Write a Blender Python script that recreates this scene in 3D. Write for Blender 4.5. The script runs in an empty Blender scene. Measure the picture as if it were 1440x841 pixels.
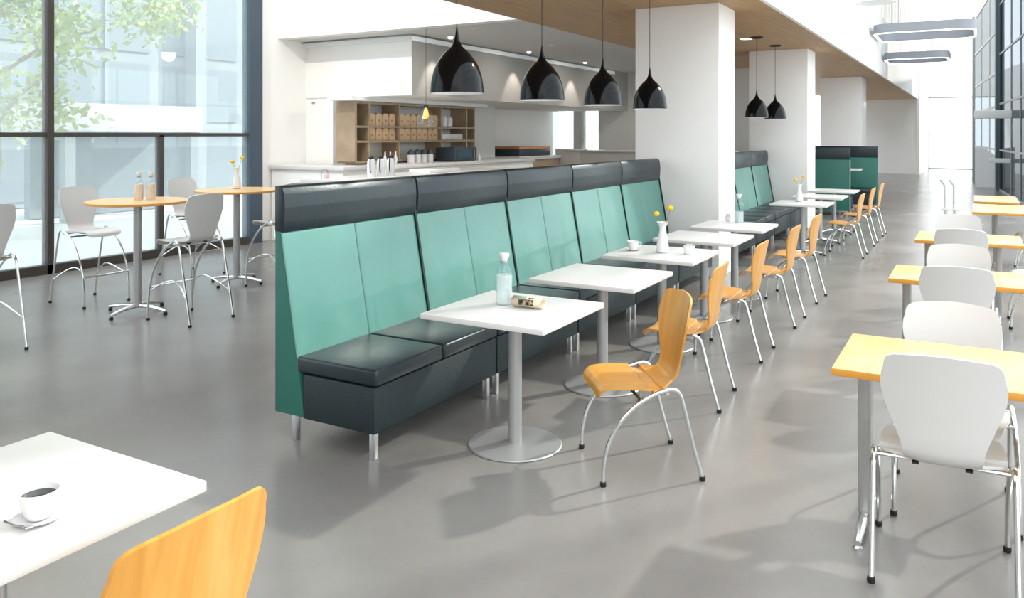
import bpy, bmesh, math, random
from mathutils import Vector, Matrix, noise
PI = math.pi
random.seed(7)
C = bpy.context.scene.collection

# ------------------------------------------------------------------ materials
def lin(r, g, b):
    f = lambda v: (v/255/12.92) if v/255 <= .04045 else ((v/255+.055)/1.055)**2.4
    return (f(r), f(g), f(b), 1)
def mat(name, col, rough=.5, metal=0, spec=.5, coat=0, emis=None, estr=0, bump=0, bscale=60, var=0, vscale=3, sheen=0):
    m = bpy.data.materials.new(name); m.use_nodes = True
    nt = m.node_tree; b = nt.nodes['Principled BSDF']
    b.inputs['Base Color'].default_value = col
    b.inputs['Roughness'].default_value = rough
    b.inputs['Metallic'].default_value = metal
    b.inputs['Specular IOR Level'].default_value = spec
    b.inputs['Coat Weight'].default_value = coat
    b.inputs['Coat Roughness'].default_value = .08
    if emis:
        b.inputs['Emission Color'].default_value = emis
        b.inputs['Emission Strength'].default_value = estr
    tc = nt.nodes.new('ShaderNodeTexCoord')
    n = nt.nodes.new('ShaderNodeTexNoise'); n.inputs['Scale'].default_value = vscale
    nt.links.new(tc.outputs['Object'], n.inputs['Vector'])
    mx = nt.nodes.new('ShaderNodeMix'); mx.data_type = 'RGBA'
    k = var if var else .02
    mx.inputs[6].default_value = (col[0]*(1-k), col[1]*(1-k), col[2]*(1-k), 1)
    mx.inputs[7].default_value = (min(1, col[0]*(1+k)), min(1, col[1]*(1+k)), min(1, col[2]*(1+k)), 1)
    nt.links.new(n.outputs['Fac'], mx.inputs[0]); nt.links.new(mx.outputs[2], b.inputs['Base Color'])
    if bump:
        n2 = nt.nodes.new('ShaderNodeTexNoise'); n2.inputs['Scale'].default_value = bscale
        n2.inputs['Detail'].default_value = 4
        nt.links.new(tc.outputs['Object'], n2.inputs['Vector'])
        bp = nt.nodes.new('ShaderNodeBump'); bp.inputs['Strength'].default_value = bump; bp.inputs['Distance'].default_value = .003
        nt.links.new(n2.outputs['Fac'], bp.inputs['Height']); nt.links.new(bp.outputs['Normal'], b.inputs['Normal'])
    return m
def wood(name, c1, c2, rough=.35, scale=(1.2, 14, 1.2), coat=.25):
    m = bpy.data.materials.new(name); m.use_nodes = True
    nt = m.node_tree; b = nt.nodes['Principled BSDF']
    tc = nt.nodes.new('ShaderNodeTexCoord'); mp = nt.nodes.new('ShaderNodeMapping')
    mp.inputs['Scale'].default_value = scale
    n = nt.nodes.new('ShaderNodeTexNoise'); n.inputs['Scale'].default_value = 3.0; n.inputs['Detail'].default_value = 6; n.inputs['Distortion'].default_value = .6
    r = nt.nodes.new('ShaderNodeValToRGB'); r.color_ramp.elements[0].color = c1; r.color_ramp.elements[1].color = c2
    r.color_ramp.elements[0].position = .3; r.color_ramp.elements[1].position = .7
    L = nt.links.new
    L(tc.outputs['Object'], mp.inputs['Vector']); L(mp.outputs['Vector'], n.inputs['Vector']); L(n.outputs['Fac'], r.inputs['Fac']); L(r.outputs['Color'], b.inputs['Base Color'])
    b.inputs['Roughness'].default_value = rough; b.inputs['Coat Weight'].default_value = coat; b.inputs['Coat Roughness'].default_value = .15
    return m
def thin_glass(name, tint=(1, 1, 1, 1), refl=.08):
    m = bpy.data.materials.new(name); m.use_nodes = True
    nt = m.node_tree; nt.nodes.clear()
    o = nt.nodes.new('ShaderNodeOutputMaterial'); t = nt.nodes.new('ShaderNodeBsdfTransparent'); g = nt.nodes.new('ShaderNodeBsdfGlossy')
    t.inputs['Color'].default_value = tint; g.inputs['Roughness'].default_value = .02; g.inputs['Color'].default_value = (.9, .95, 1, 1)
    f = nt.nodes.new('ShaderNodeLayerWeight'); f.inputs['Blend'].default_value = .5
    p = nt.nodes.new('ShaderNodeMath'); p.operation = 'POWER'; p.inputs[1].default_value = 4
    mu = nt.nodes.new('ShaderNodeMath'); mu.operation = 'MULTIPLY_ADD'; mu.inputs[1].default_value = refl*4; mu.inputs[2].default_value = refl*.5
    mx = nt.nodes.new('ShaderNodeMixShader'); L = nt.links.new
    L(f.outputs['Facing'], p.inputs[0]); L(p.outputs[0], mu.inputs[0]); L(mu.outputs[0], mx.inputs[0]); L(t.outputs[0], mx.inputs[1]); L(g.outputs[0], mx.inputs[2]); L(mx.outputs[0], o.inputs[0])
    return m
def floor_mat():
    m = bpy.data.materials.new('polished_concrete'); m.use_nodes = True
    nt = m.node_tree; b = nt.nodes['Principled BSDF']; L = nt.links.new
    tc = nt.nodes.new('ShaderNodeTexCoord')
    n1 = nt.nodes.new('ShaderNodeTexNoise'); n1.inputs['Scale'].default_value = .7; n1.inputs['Detail'].default_value = 5; n1.inputs['Roughness'].default_value = .5; n1.inputs['Distortion'].default_value = .1
    n2 = nt.nodes.new('ShaderNodeTexNoise'); n2.inputs['Scale'].default_value = 30; n2.inputs['Detail'].default_value = 5
    L(tc.outputs['Object'], n1.inputs['Vector']); L(tc.outputs['Object'], n2.inputs['Vector'])
    r = nt.nodes.new('ShaderNodeValToRGB')
    r.color_ramp.elements[0].position = .28; r.color_ramp.elements[0].color = lin(*FLOOR_A)
    r.color_ramp.elements[1].position = .75; r.color_ramp.elements[1].color = lin(*FLOOR_B)
    L(n1.outputs['Fac'], r.inputs['Fac'])
    mx = nt.nodes.new('ShaderNodeMix'); mx.data_type = 'RGBA'; mx.blend_type = 'MULTIPLY'; mx.inputs[0].default_value = .12
    L(r.outputs['Color'], mx.inputs[6]); L(n2.outputs['Color'], mx.inputs[7]); L(mx.outputs[2], b.inputs['Base Color'])
    rr = nt.nodes.new('ShaderNodeMapRange'); rr.inputs['To Min'].default_value = .2; rr.inputs['To Max'].default_value = .3
    L(n1.outputs['Fac'], rr.inputs['Value']); L(rr.outputs['Result'], b.inputs['Roughness'])
    b.inputs['Specular IOR Level'].default_value = .5
    return m
FLOOR_A = (112, 109, 106); FLOOR_B = (144, 140, 136)
M = dict(
    floor=floor_mat(),
    wall=mat('white_wall_paint', lin(243, 241, 237), .75, spec=.2),
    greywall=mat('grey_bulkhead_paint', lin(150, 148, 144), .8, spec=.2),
    pillar=mat('pillar_paint', lin(236, 233, 231), .7, spec=.25),
    softgrey=mat('pale_grey_paint', lin(212, 210, 206), .8, spec=.2),
    ceilwood=wood('oak_ceiling', lin(176, 138, 96), lin(196, 158, 114), .5, (5, .5, 1), 0),
    teal=mat('teal_leather', lin(80, 133, 123), .36, coat=.3, bump=.25, bscale=55, var=.05, vscale=6),
    tealdk=mat('teal_shell_shade', lin(40, 104, 92), .55, bump=.2, bscale=90, var=.05),  # darker copy of the teal, shade of the outer shell put into colour
    dark=mat('midnight_leather', lin(18, 35, 41), .36, bump=.35, bscale=45, var=.12, vscale=8),
    darkbase=mat('midnight_weave', lin(20, 36, 40), .55, bump=.8, bscale=160, var=.25, vscale=90),
    seam=mat('dark_gap_strip', lin(14, 40, 38), .5),
    alu=mat('brushed_aluminium', lin(200, 200, 202), .33, .85),
    polegrey=mat('silver_powder_coat', lin(168, 168, 168), .4, .45),
    chrome=mat('chrome_tube', lin(222, 224, 224), .16, 1),
    rubber=mat('black_rubber', lin(22, 22, 24), .6),
    laminate=mat('white_laminate', lin(210, 208, 205), .3, spec=.45),
    maple=wood('maple_chair', lin(200, 138, 56), lin(216, 157, 74), .32, (2.2, 11, 1.0), .3),
    mapletop=wood('maple_top', lin(228, 180, 114), lin(238, 194, 130), .35, (10, 1.2, 1), .2),
    mapleedge=mat('maple_edge', lin(212, 148, 58), .45, var=.08, vscale=12),
    plastic=mat('white_shell_plastic', lin(206, 204, 202), .38),
    black=mat('black_gloss_enamel', lin(9, 10, 14), .1, spec=.22),
    lampwhite=mat('white_enamel', lin(248, 248, 250), .4),
    cable=mat('black_cable', lin(24, 22, 22), .6),
    ceramic=mat('white_ceramic', lin(224, 223, 223), .2, coat=.3),
    coffee=mat('black_coffee', lin(18, 12, 10), .08),
    steel=mat('steel_spoon', lin(205, 205, 208), .2, 1),
    stem=mat('green_stem', lin(96, 122, 52), .6),
    bloom=mat('yellow_bloom', lin(244, 188, 10), .8, bump=1, bscale=150, var=.15, vscale=60),
    frame=mat('dark_bronze_mullion', lin(72, 66, 62), .45, .3),
    bluejamb=mat('slate_blue_jamb', lin(62, 78, 92), .5),
    oak=wood('oak_veneer', lin(158, 137, 112), lin(176, 154, 128), .5, (1, 8, 1), 0),
    kraft=mat('kraft_paper', lin(222, 188, 152), .75, var=.06),
    kraftlab=mat('kraft_label_print', lin(190, 146, 110), .8),
    navy=mat('dark_slate_appliance', lin(48, 60, 70), .35),
    navyglass=mat('appliance_window', lin(66, 84, 96), .12),
    copperwood=wood('cedar_lid', lin(196, 134, 92), lin(212, 152, 110), .5, (1, 6, 1), 0),
    pink=mat('pink_napkin', lin(240, 190, 190), .7),
    water=mat('cloudy_water', lin(232, 236, 234), .1, coat=.3),
    juice=mat('peach_juice', lin(250, 222, 206), .15),
    paper=mat('newsprint', lin(216, 204, 178), .8, var=.08, vscale=40),
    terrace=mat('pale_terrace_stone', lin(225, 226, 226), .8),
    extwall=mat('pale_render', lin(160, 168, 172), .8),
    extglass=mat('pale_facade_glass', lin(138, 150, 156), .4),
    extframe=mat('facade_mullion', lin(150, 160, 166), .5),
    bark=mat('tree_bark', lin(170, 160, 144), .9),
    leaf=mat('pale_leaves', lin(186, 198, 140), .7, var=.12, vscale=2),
    glass=thin_glass('clear_glass', (.96, .985, .98, 1), .06),
    tint=thin_glass('tinted_glass', (.09, .14, .165, 1), .10), greyglass=thin_glass('grey_film_glass', (.36, .39, .40, 1), .08),
    bottleglass=thin_glass('bottle_glass', (.90, .95, .95, 1), .12),
    amber=mat('amber_filament', lin(240, 170, 80), .4, emis=lin(255, 170, 70), estr=1.2),
    greyring=mat('grey_ring_metal', lin(140, 143, 152), .5),
    ledge=mat('white_ledge', lin(236, 238, 238), .6),
    steelrail=mat('grey_steel_post', lin(150, 156, 158), .45, .4),
    tealgrey=mat('teal_grey_frame', lin(78, 98, 106), .5),
    diffuser=mat('lamp_diffuser', lin(255, 255, 250), .5, emis=(1, .98, .93, 1), estr=1.3),
)
def news_mat():
    m = mat('news_picture', lin(70, 56, 44), .7); nt = m.node_tree; b = nt.nodes['Principled BSDF']
    tc = nt.nodes.new('ShaderNodeTexCoord'); v = nt.nodes.new('ShaderNodeTexVoronoi'); v.inputs['Scale'].default_value = 45
    r = nt.nodes.new('ShaderNodeValToRGB'); r.color_ramp.elements[0].color = lin(40, 28, 20); r.color_ramp.elements[1].color = lin(180, 160, 128)
    r.color_ramp.elements[0].position = .35; r.color_ramp.elements[1].position = .8
    nt.links.new(tc.outputs['Object'], v.inputs['Vector']); nt.links.new(v.outputs['Distance'], r.inputs['Fac']); nt.links.new(r.outputs['Color'], b.inputs['Base Color'])
    return m
M['news'] = news_mat()
def hazy():
    m = thin_glass('glare_haze_glass', (.95, .98, .99, 1), .05); nt = m.node_tree
    o = [n for n in nt.nodes if n.type == 'OUTPUT_MATERIAL'][0]; src = o.inputs[0].links[0].from_socket
    tr = nt.nodes.new('ShaderNodeBsdfTranslucent'); tr.inputs['Color'].default_value = (.9, .95, .97, 1)
    mx = nt.nodes.new('ShaderNodeMixShader'); mx.inputs[0].default_value = .15  # translucent layer puts the overexposed outdoor haze into the panes
    nt.links.new(src, mx.inputs[1]); nt.links.new(tr.outputs[0], mx.inputs[2]); nt.links.new(mx.outputs[0], o.inputs[0])
    return m
M['hazyglass'] = hazy()
for k, a in (('water', .55), ('juice', .75)): M[k].node_tree.nodes['Principled BSDF'].inputs['Alpha'].default_value = a

# ------------------------------------------------------------------ mesh helpers
def obj(name, bm, m, parent=None, loc=(0, 0, 0), rot=(0, 0, 0), angle=35):
    me = bpy.data.meshes.new(name); bmesh.ops.recalc_face_normals(bm, faces=bm.faces[:]) ; bm.to_mesh(me); bm.free()
    for p in me.polygons: p.use_smooth = True
    me.set_sharp_from_angle(angle=math.radians(angle))
    for x in (m if isinstance(m, (list, tuple)) else [m]): me.materials.append(x)
    o = bpy.data.objects.new(name, me); C.objects.link(o); o.location = loc; o.rotation_euler = rot
    if parent: o.parent = parent
    return o
def tag(o, label, cat, group=None, kind=None):
    o['label'] = label
    if cat: o['category'] = cat
    if group: o['group'] = group
    if kind: o['kind'] = kind
    return o
def struct(o, label=None):
    o['kind'] = 'structure'
    if label: o['label'] = label
    return o
def thing(name, label, cat, loc=(0, 0, 0), rz=0, group=None):
    o = bpy.data.objects.new(name, None); C.objects.link(o); o.location = loc; o.rotation_euler = (0, 0, rz)
    return tag(o, label, cat, group)
def dup(root, loc, rz=None, label=None, group=None, cat=None):
    r = root.copy(); C.objects.link(r); r.location = loc
    if rz is not None: r.rotation_euler = (0, 0, rz)
    if label: r['label'] = label
    if group: r['group'] = group
    if cat: r['category'] = cat
    for ch in list(root.children):
        c = ch.copy(); C.objects.link(c); c.parent = r
        for g in list(ch.children):
            d = g.copy(); C.objects.link(d); d.parent = c
    return r
def bx(x0, x1, y0, y1, z0, z1, bev=0, seg=2, bm=None):
    bm = bm or bmesh.new()
    ret = bmesh.ops.create_cube(bm, size=1)
    bmesh.ops.scale(bm, vec=(x1-x0, y1-y0, z1-z0), verts=ret['verts'])
    bmesh.ops.translate(bm, vec=((x0+x1)/2, (y0+y1)/2, (z0+z1)/2), verts=ret['verts'])
    if bev:
        es = list({e for v in ret['verts'] for e in v.link_edges})
        bmesh.ops.bevel(bm, geom=es, offset=bev, segments=seg, affect='EDGES', profile=.5)
    return bm
def prism(pts, a0, a1, axis='y', bev=0, seg=2, bm=None):
    """polygon pts (u,v) extruded along axis: y -> (u,a,v); z -> (u,v,a); x -> (a,u,v)"""
    bm = bm or bmesh.new()
    f = {'y': lambda u, v, a: (u, a, v), 'z': lambda u, v, a: (u, v, a), 'x': lambda u, v, a: (a, u, v)}[axis]
    A = [bm.verts.new(f(u, v, a0)) for u, v in pts]; B = [bm.verts.new(f(u, v, a1)) for u, v in pts]
    fs = [bm.faces.new(A), bm.faces.new(B[::-1])]
    n = len(pts)
    for i in range(n): fs.append(bm.faces.new((A[i], B[i], B[(i+1) % n], A[(i+1) % n])))
    bmesh.ops.recalc_face_normals(bm, faces=fs)
    if bev:
        es = list({e for v in A+B for e in v.link_edges})
        bmesh.ops.bevel(bm, geom=es, offset=bev, segments=seg, affect='EDGES', profile=.5)
    return bm
def lathe(prof, n=32, bm=None, c=(0, 0, 0), closed=False):
    bm = bm or bmesh.new(); rows = []
    for r, z in prof:
        if r < 1e-6: rows.append([bm.verts.new((c[0], c[1], c[2]+z))])
        else: rows.append([bm.verts.new((c[0]+r*math.cos(2*PI*i/n), c[1]+r*math.sin(2*PI*i/n), c[2]+z)) for i in range(n)])
    for a, b in zip(rows, rows[1:]):
        for i in range(n):
            j = (i+1) % n
            if len(a) == 1 and len(b) == 1: continue
            if len(a) == 1: bm.faces.new((a[0], b[i], b[j]))
            elif len(b) == 1: bm.faces.new((a[i], a[j], b[0]))
            else: bm.faces.new((a[i], a[j], b[j], b[i]))
    return bm
def catmull(P, sub=6):
    P = [Vector(p) for p in P]; out = []
    for i in range(len(P)-1):
        p0 = P[max(i-1, 0)]; p1 = P[i]; p2 = P[i+1]; p3 = P[min(i+2, len(P)-1)]
        for k in range(sub):
            t = k/sub
            out.append(.5*((2*p1)+(-p0+p2)*t+(2*p0-5*p1+4*p2-p3)*t*t+(-p0+3*p1-3*p2+p3)*t**3))
    out.append(P[-1]); return out
def tube(P, r, n=10, bm=None, caps=True):
    bm = bm or bmesh.new(); P = [Vector(p) for p in P]
    T = [(P[min(i+1, len(P)-1)]-P[max(i-1, 0)]).normalized() for i in range(len(P))]
    up = Vector((0, 0, 1)) if abs(T[0].z) < .9 else Vector((0, 1, 0))
    u = T[0].cross(up).normalized(); rings = []
    for i, p in enumerate(P):
        u = (u-T[i]*u.dot(T[i])).normalized(); v = T[i].cross(u)
        rr = r[i] if isinstance(r, list) else r
        rings.append([bm.verts.new(p+rr*(math.cos(2*PI*k/n)*u+math.sin(2*PI*k/n)*v)) for k in range(n)])
    for a, b in zip(rings, rings[1:]):
        for k in range(n): bm.faces.new((a[k], a[(k+1) % n], b[(k+1) % n], b[k]))
    if caps: bm.faces.new(rings[0]); bm.faces.new(rings[-1][::-1])
    return bm

# ------------------------------------------------------------------ camera
H = 1.68; F = 1131.0
TH = math.atan(650/F)
cd = bpy.data.cameras.new('camera'); cam = bpy.data.objects.new('camera', cd); C.objects.link(cam)
cam.location = (0, 0, H); cam.rotation_euler = (PI/2, 0, TH)
cd.sensor_width = 36; cd.lens = 36*F/1440; cd.shift_y = -(420.5-190)/1440
cd.clip_start = .05; cd.clip_end = 300
bpy.context.scene.camera = cam

# ------------------------------------------------------------------ setting
CZ = 3.24
struct(obj('floor', bx(-9.8, 6, -6, 46, -.2, 0), M['floor']), 'polished grey concrete floor')
struct(obj('terrace', bx(-60, -9.8, -30, 60, -.3, -.02), M['terrace']), 'pale stone terrace outside the windows')
# wood-clad gallery above the booths (underside) + white fascia and upper storey
struct(obj('ceiling', bx(-5.33, -2.13, -6, 39, CZ, CZ+.12), M['ceilwood']), 'oak-clad underside of the gallery')
struct(obj('wall_fascia', bx(-2.13, -2.08, -6, 40, CZ-.015, 4.76), M['wall']), 'white fascia above the oak ceiling')
struct(obj('ceiling_gallery', bx(-5.33, -2.13, -6, 39, 4.6, 4.76), M['wall']))
bm = bmesh.new()
for i in range(46):
    y = -5.5+i*1.0 if i < 20 else 14.5+(i-20)*.95
    bx(-2.35, -2.12, y, y+.22, 4.76, 8.6, bm=bm)
struct(obj('wall_gallery_fins', bm, M['wall']), 'white upright fins of the upper storey')
struct(obj('wall_gallery', bx(-5.33, -2.6, -6, 40, 4.76, 8.6), M['softgrey']))
for k, y in enumerate((15.0, 20.8, 23.4)): struct(obj('trim_%d' % (10+k), bx(-5.33, 3, y-1.1, y+1.1, 8.6, 8.7), M['softgrey']), 'pale roof beam across the atrium')
struct(obj('wall_near', bx(-9.8, 7, -6.2, -6, 0, 5.0), M['softgrey']))  # unseen wall behind the camera, added to cut sky light and darken foreground
# white walls of the coffee corner
struct(obj('wall_beam', bx(-9.8, -5.33, 9.41, 9.6, CZ, 6.2), M['wall']), 'white beam wall above the coffee corner')
struct(obj('wall_left', bx(-10.1, -9.78, 9.0, 19.2, 0, 6.2), M['wall']))
struct(obj('wall_corner', bx(-9.78, -9.19, 10.05, 10.2, 0, CZ), M['wall']))
struct(obj('wall_alcove', bx(-9.3, -9.05, 10.2, 15.0, 0, 2.3), M['softgrey']))
struct(obj('ceiling_coffee_corner', bx(-9.8, -5.33, 9.6, 19.2, CZ, CZ+.2), M['softgrey']))
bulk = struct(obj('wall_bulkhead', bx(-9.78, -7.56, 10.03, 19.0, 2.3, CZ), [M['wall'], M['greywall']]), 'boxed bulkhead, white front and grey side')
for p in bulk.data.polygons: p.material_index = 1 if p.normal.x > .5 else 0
bm = bx(-9.78, -7.49, 9.95, 10.05, CZ-.1, CZ-.03); bx(-7.56, -7.49, 10.05, 18.0, CZ-.1, CZ-.03, bm=bm)
struct(obj('trim_1', bm, M['ledge']), 'white cornice strip around the bulkhead')
# back wall with bright openings
def wall_open(name, y0, y1, x0, x1, z1, holes, m):
    bm = bmesh.new(); xs = x0
    for a, b, za, zb in holes:
        bx(xs, a, y0, y1, 0, z1, bm=bm)
        if za > 0: bx(a, b, y0, y1, 0, za, bm=bm)
        bx(a, b, y0, y1, zb, z1, bm=bm); xs = b
    bx(xs, x1, y0, y1, 0, z1, bm=bm)
    return struct(obj(name, bm, m))
wall_open('wall_back', 19.0, 19.2, -13, -3.9, CZ, [(-10.32, -9.04, .5, 2.6), (-8.83, -8.33, .5, 2.6)], M['softgrey'])
for k, (a, b) in enumerate(((-10.32, -9.04), (-8.83, -8.33))):
    bm = bmesh.new()
    for q in (a, b-.05): bx(q, q+.05, 19.03, 19.15, .5, 2.6, bm=bm)
    for z in (.5, 2.55): bx(a, b, 19.03, 19.15, z, z+.05, bm=bm)
    w = struct(obj('window_%d' % (k+4), bm, M['ledge'])); obj('pane', bx(a+.05, b-.05, 19.08, 19.09, .55, 2.55), M['glass'], w)
# end walls
struct(obj('wall_far', bx(-5.33, -2.13, 38.6, 39.0, 0, CZ), M['wall']))
struct(obj('wall_far_pier', bx(-2.13, -2.02, 38.4, 45.2, 0, CZ+1.5), M['wall']))
bm = bx(-2.1, -1.98, 45.0, 45.3, 0, 8.6); bx(-.04, 5, 45.0, 45.3, 0, 8.6, bm=bm); bx(-1.98, -.04, 45.0, 45.3, 3.56, 8.6, bm=bm)
struct(obj('wall_end', bm, M['wall']))
bm = bmesh.new()
for q in (-1.98, -.09): bx(q, q+.05, 45.05, 45.2, 0, 3.56, bm=bm)
for z in (0, 3.5): bx(-1.98, -.04, 45.05, 45.2, z, z+.06, bm=bm)
w = struct(obj('window_6', bm, M['steelrail']), 'tall bright window at the far end'); obj('pane', bx(-1.93, -.09, 45.1, 45.11, .06, 3.5), M['glass'], w)
# pillars
for k, (y0, y1, lab) in enumerate(((9.4, 10.12, 'white square pillar at the end of the near banquette'), (15.2, 16.0, 'white square pillar behind the two small pendant lamps'), (23.2, 24.3, 'white square pillar behind the far teal booth'))):
    struct(obj('pillar', bx(-3.64, -2.6, y0, y1, 0, CZ, .006), M['pillar']), lab)
# left glazing
def glazing_left():
    X = -9.75; bm = bmesh.new()
    posts = [-5.6, -3.6, -.52, 2.57, 5.66]
    for y in posts: bx(X-.06, X+.06, y-.04, y+.04, 0, 6.2, bm=bm)
    for y in (-2.0, 1.0, 4.1, 7.2): bx(X-.05, X+.05, y-.035, y+.035, 0, 1.68, bm=bm)
    bx(X-.05, X+.05, -6, 8.74, 1.66, 1.71, bm=bm); bx(X-.06, X+.06, -6, 8.74, 0, .11, bm=bm); bx(X-.05, X+.05, -6, 8.74, 4.6, 4.65, bm=bm)
    w = struct(obj('window_1', bm, M['frame']), 'dark-framed floor to ceiling glazing'); 
    obj('pane', bx(X-.006, X+.006, -6, 8.74, .1, 6.2), M['hazyglass'], w)
    struct(obj('trim_2', bx(X-.1, X+.06, 8.74, 9.0, 0, 6.2), M['bluejamb']), 'slate blue window jamb')
glazing_left()
# right curtain wall, slightly oblique
def curtain():
    a = Vector((0.02, 38, 0)); b = Vector((2.6, 1.0, 0)); L = (b-a).length; ang = math.atan2(b.y-a.y, b.x-a.x)
    f = 9.4; g = 15.2
    bm = bmesh.new()
    for q in (.03, 3.2, 6.3): bx(q-.03, q+.03, -.02, .02, 0, 6.4, bm=bm)
    for z in (0, 1.2, 2.55, 3.6, 4.9, 6.36): bx(0, f, -.022, .022, z, z+.06, bm=bm)
    w = struct(obj('window_2', bm, M['softgrey'], None, a, (0, 0, ang)), 'far glazed screen with pale grey panels')
    obj('pane', bx(0, f, -.006, .006, .05, 6.4), M['greyglass'], w)
    bm = bx(f-.14, f+.14, -.12, .12, 0, 8.6)
    struct(obj('trim_7', bm, M['tealgrey'], None, a, (0, 0, ang)), 'dark teal-grey post in the glazed wall')
    bm = bmesh.new(); q = f+1.1
    while q < L: bx(q-.025, q+.025, -.025, .025, 0, 8.6, bm=bm); q += 1.9
    for z in (0, 1.2, 2.6, 4.1, 5.6, 7.1, 8.5): bx(f, L, -.024, .024, z, z+.05, bm=bm)
    w = struct(obj('window_3', bm, M['steelrail'], None, a, (0, 0, ang)), 'tall glazed curtain wall along the right side')
    obj('pane', bx(g, L, -.006, .006, .05, 8.6), M['glass'], w)
    obj('tinted_pane', bx(f, g, -.006, .006, .05, 8.6), M['tint'], w)
curtain()
struct(obj('trim_3', bx(-.02, 1.0, 25.6, 25.95, 2.14, 2.36, .02), M['ledge']), 'white ledge crossing the glazed wall')
struct(obj('trim_4', bx(.35, 1.0, 25.7, 25.85, .92, 1.04, .01), M['ledge']), 'lower white rail by the glazed wall')
t = struct(obj('trim_5', bx(-.06, .02, 33.0, 33.1, 0, 5.9), M['steelrail']), 'slim grey steel post')
# round wall behind stairs
bm = bmesh.new(); pr = [(0, 0), (0, 1.3), (.3, 1.25), (.6, 1.0), (.85, .6), (1.0, 0)]
prism([(x+.02, z) for x, z in pr], 30.0, 30.2, 'y', bm=bm)
struct(obj('wall_stair', bm, M['ledge']), 'low curved white wall by the far glazing')

# ------------------------------------------------------------------ hanging ring lights
def ring_light(loc, w, l, hgt, label):
    t = thing('ring_light', label, 'ceiling light', loc, 0, None)
    r = .35; path = []
    for cx, cy, a0 in ((w/2-r, l/2-r, 0), (-w/2+r, l/2-r, 90), (-w/2+r, -l/2+r, 180), (w/2-r, -l/2+r, 270)):
        for k in range(7):
            a = math.radians(a0+k*15); path.append((cx+r*math.cos(a), cy+r*math.sin(a)))
    def band(off0, off1, z0, z1):
        bm = bmesh.new(); n = len(path); rows = []
        for i, (x, y) in enumerate(path):
            k = i//7; c = [(w/2-r, l/2-r), (-w/2+r, l/2-r), (-w/2+r, -l/2+r), (w/2-r, -l/2+r)][k]
            d = Vector((x-c[0], y-c[1])).normalized()
            rows.append([bm.verts.new((x+d.x*o, y+d.y*o, z)) for o, z in ((off0, z0), (off1, z0), (off1, z1), (off0, z1))])
        for i in range(n):
            a, b = rows[i], rows[(i+1) % n]
            for q in range(4): bm.faces.new((a[q], a[(q+1) % 4], b[(q+1) % 4], b[q]))
        return bm
    obj('housing', band(-.06, 0, 0, hgt), M['greyring'], t)
    obj('diffuser', band(-.058, -.002, -.02, -.001), M['diffuser'], t)
    for sx in (-1, 1):
        for sy in (-1, 1):
            obj('cable', tube([(sx*(w/2-.4), sy*(l/2-.03), hgt), (sx*(w/2-.4), sy*(l/2-.03), 8.6-loc[2])], .006, 6), M['steelrail'], t)
ring_light((-.98, 20.8, 3.98), 2.05, 2.0, .2, 'nearer rounded grey ring light hanging in the atrium, longer loop')
ring_light((-1.28, 23.4, 3.62), 1.5, 1.6, .17, 'farther rounded grey ring light, smaller and lower over the aisle')
t = thing('dish_pendant', 'round white dish lamp high up at the top edge of the photo', 'pendant lamp', (-1.47, 15.0, 3.94))
obj('shade', lathe([(0, .28), (.05, .28), (.2, .2), (.31, .06), (.32, 0), (.29, 0), (.18, .16), (0, .24)], 28), M['lampwhite'], t)
obj('cord', tube([(0, 0, .27), (0, 0, 4.66)], .006, 6), M['cable'], t)

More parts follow.
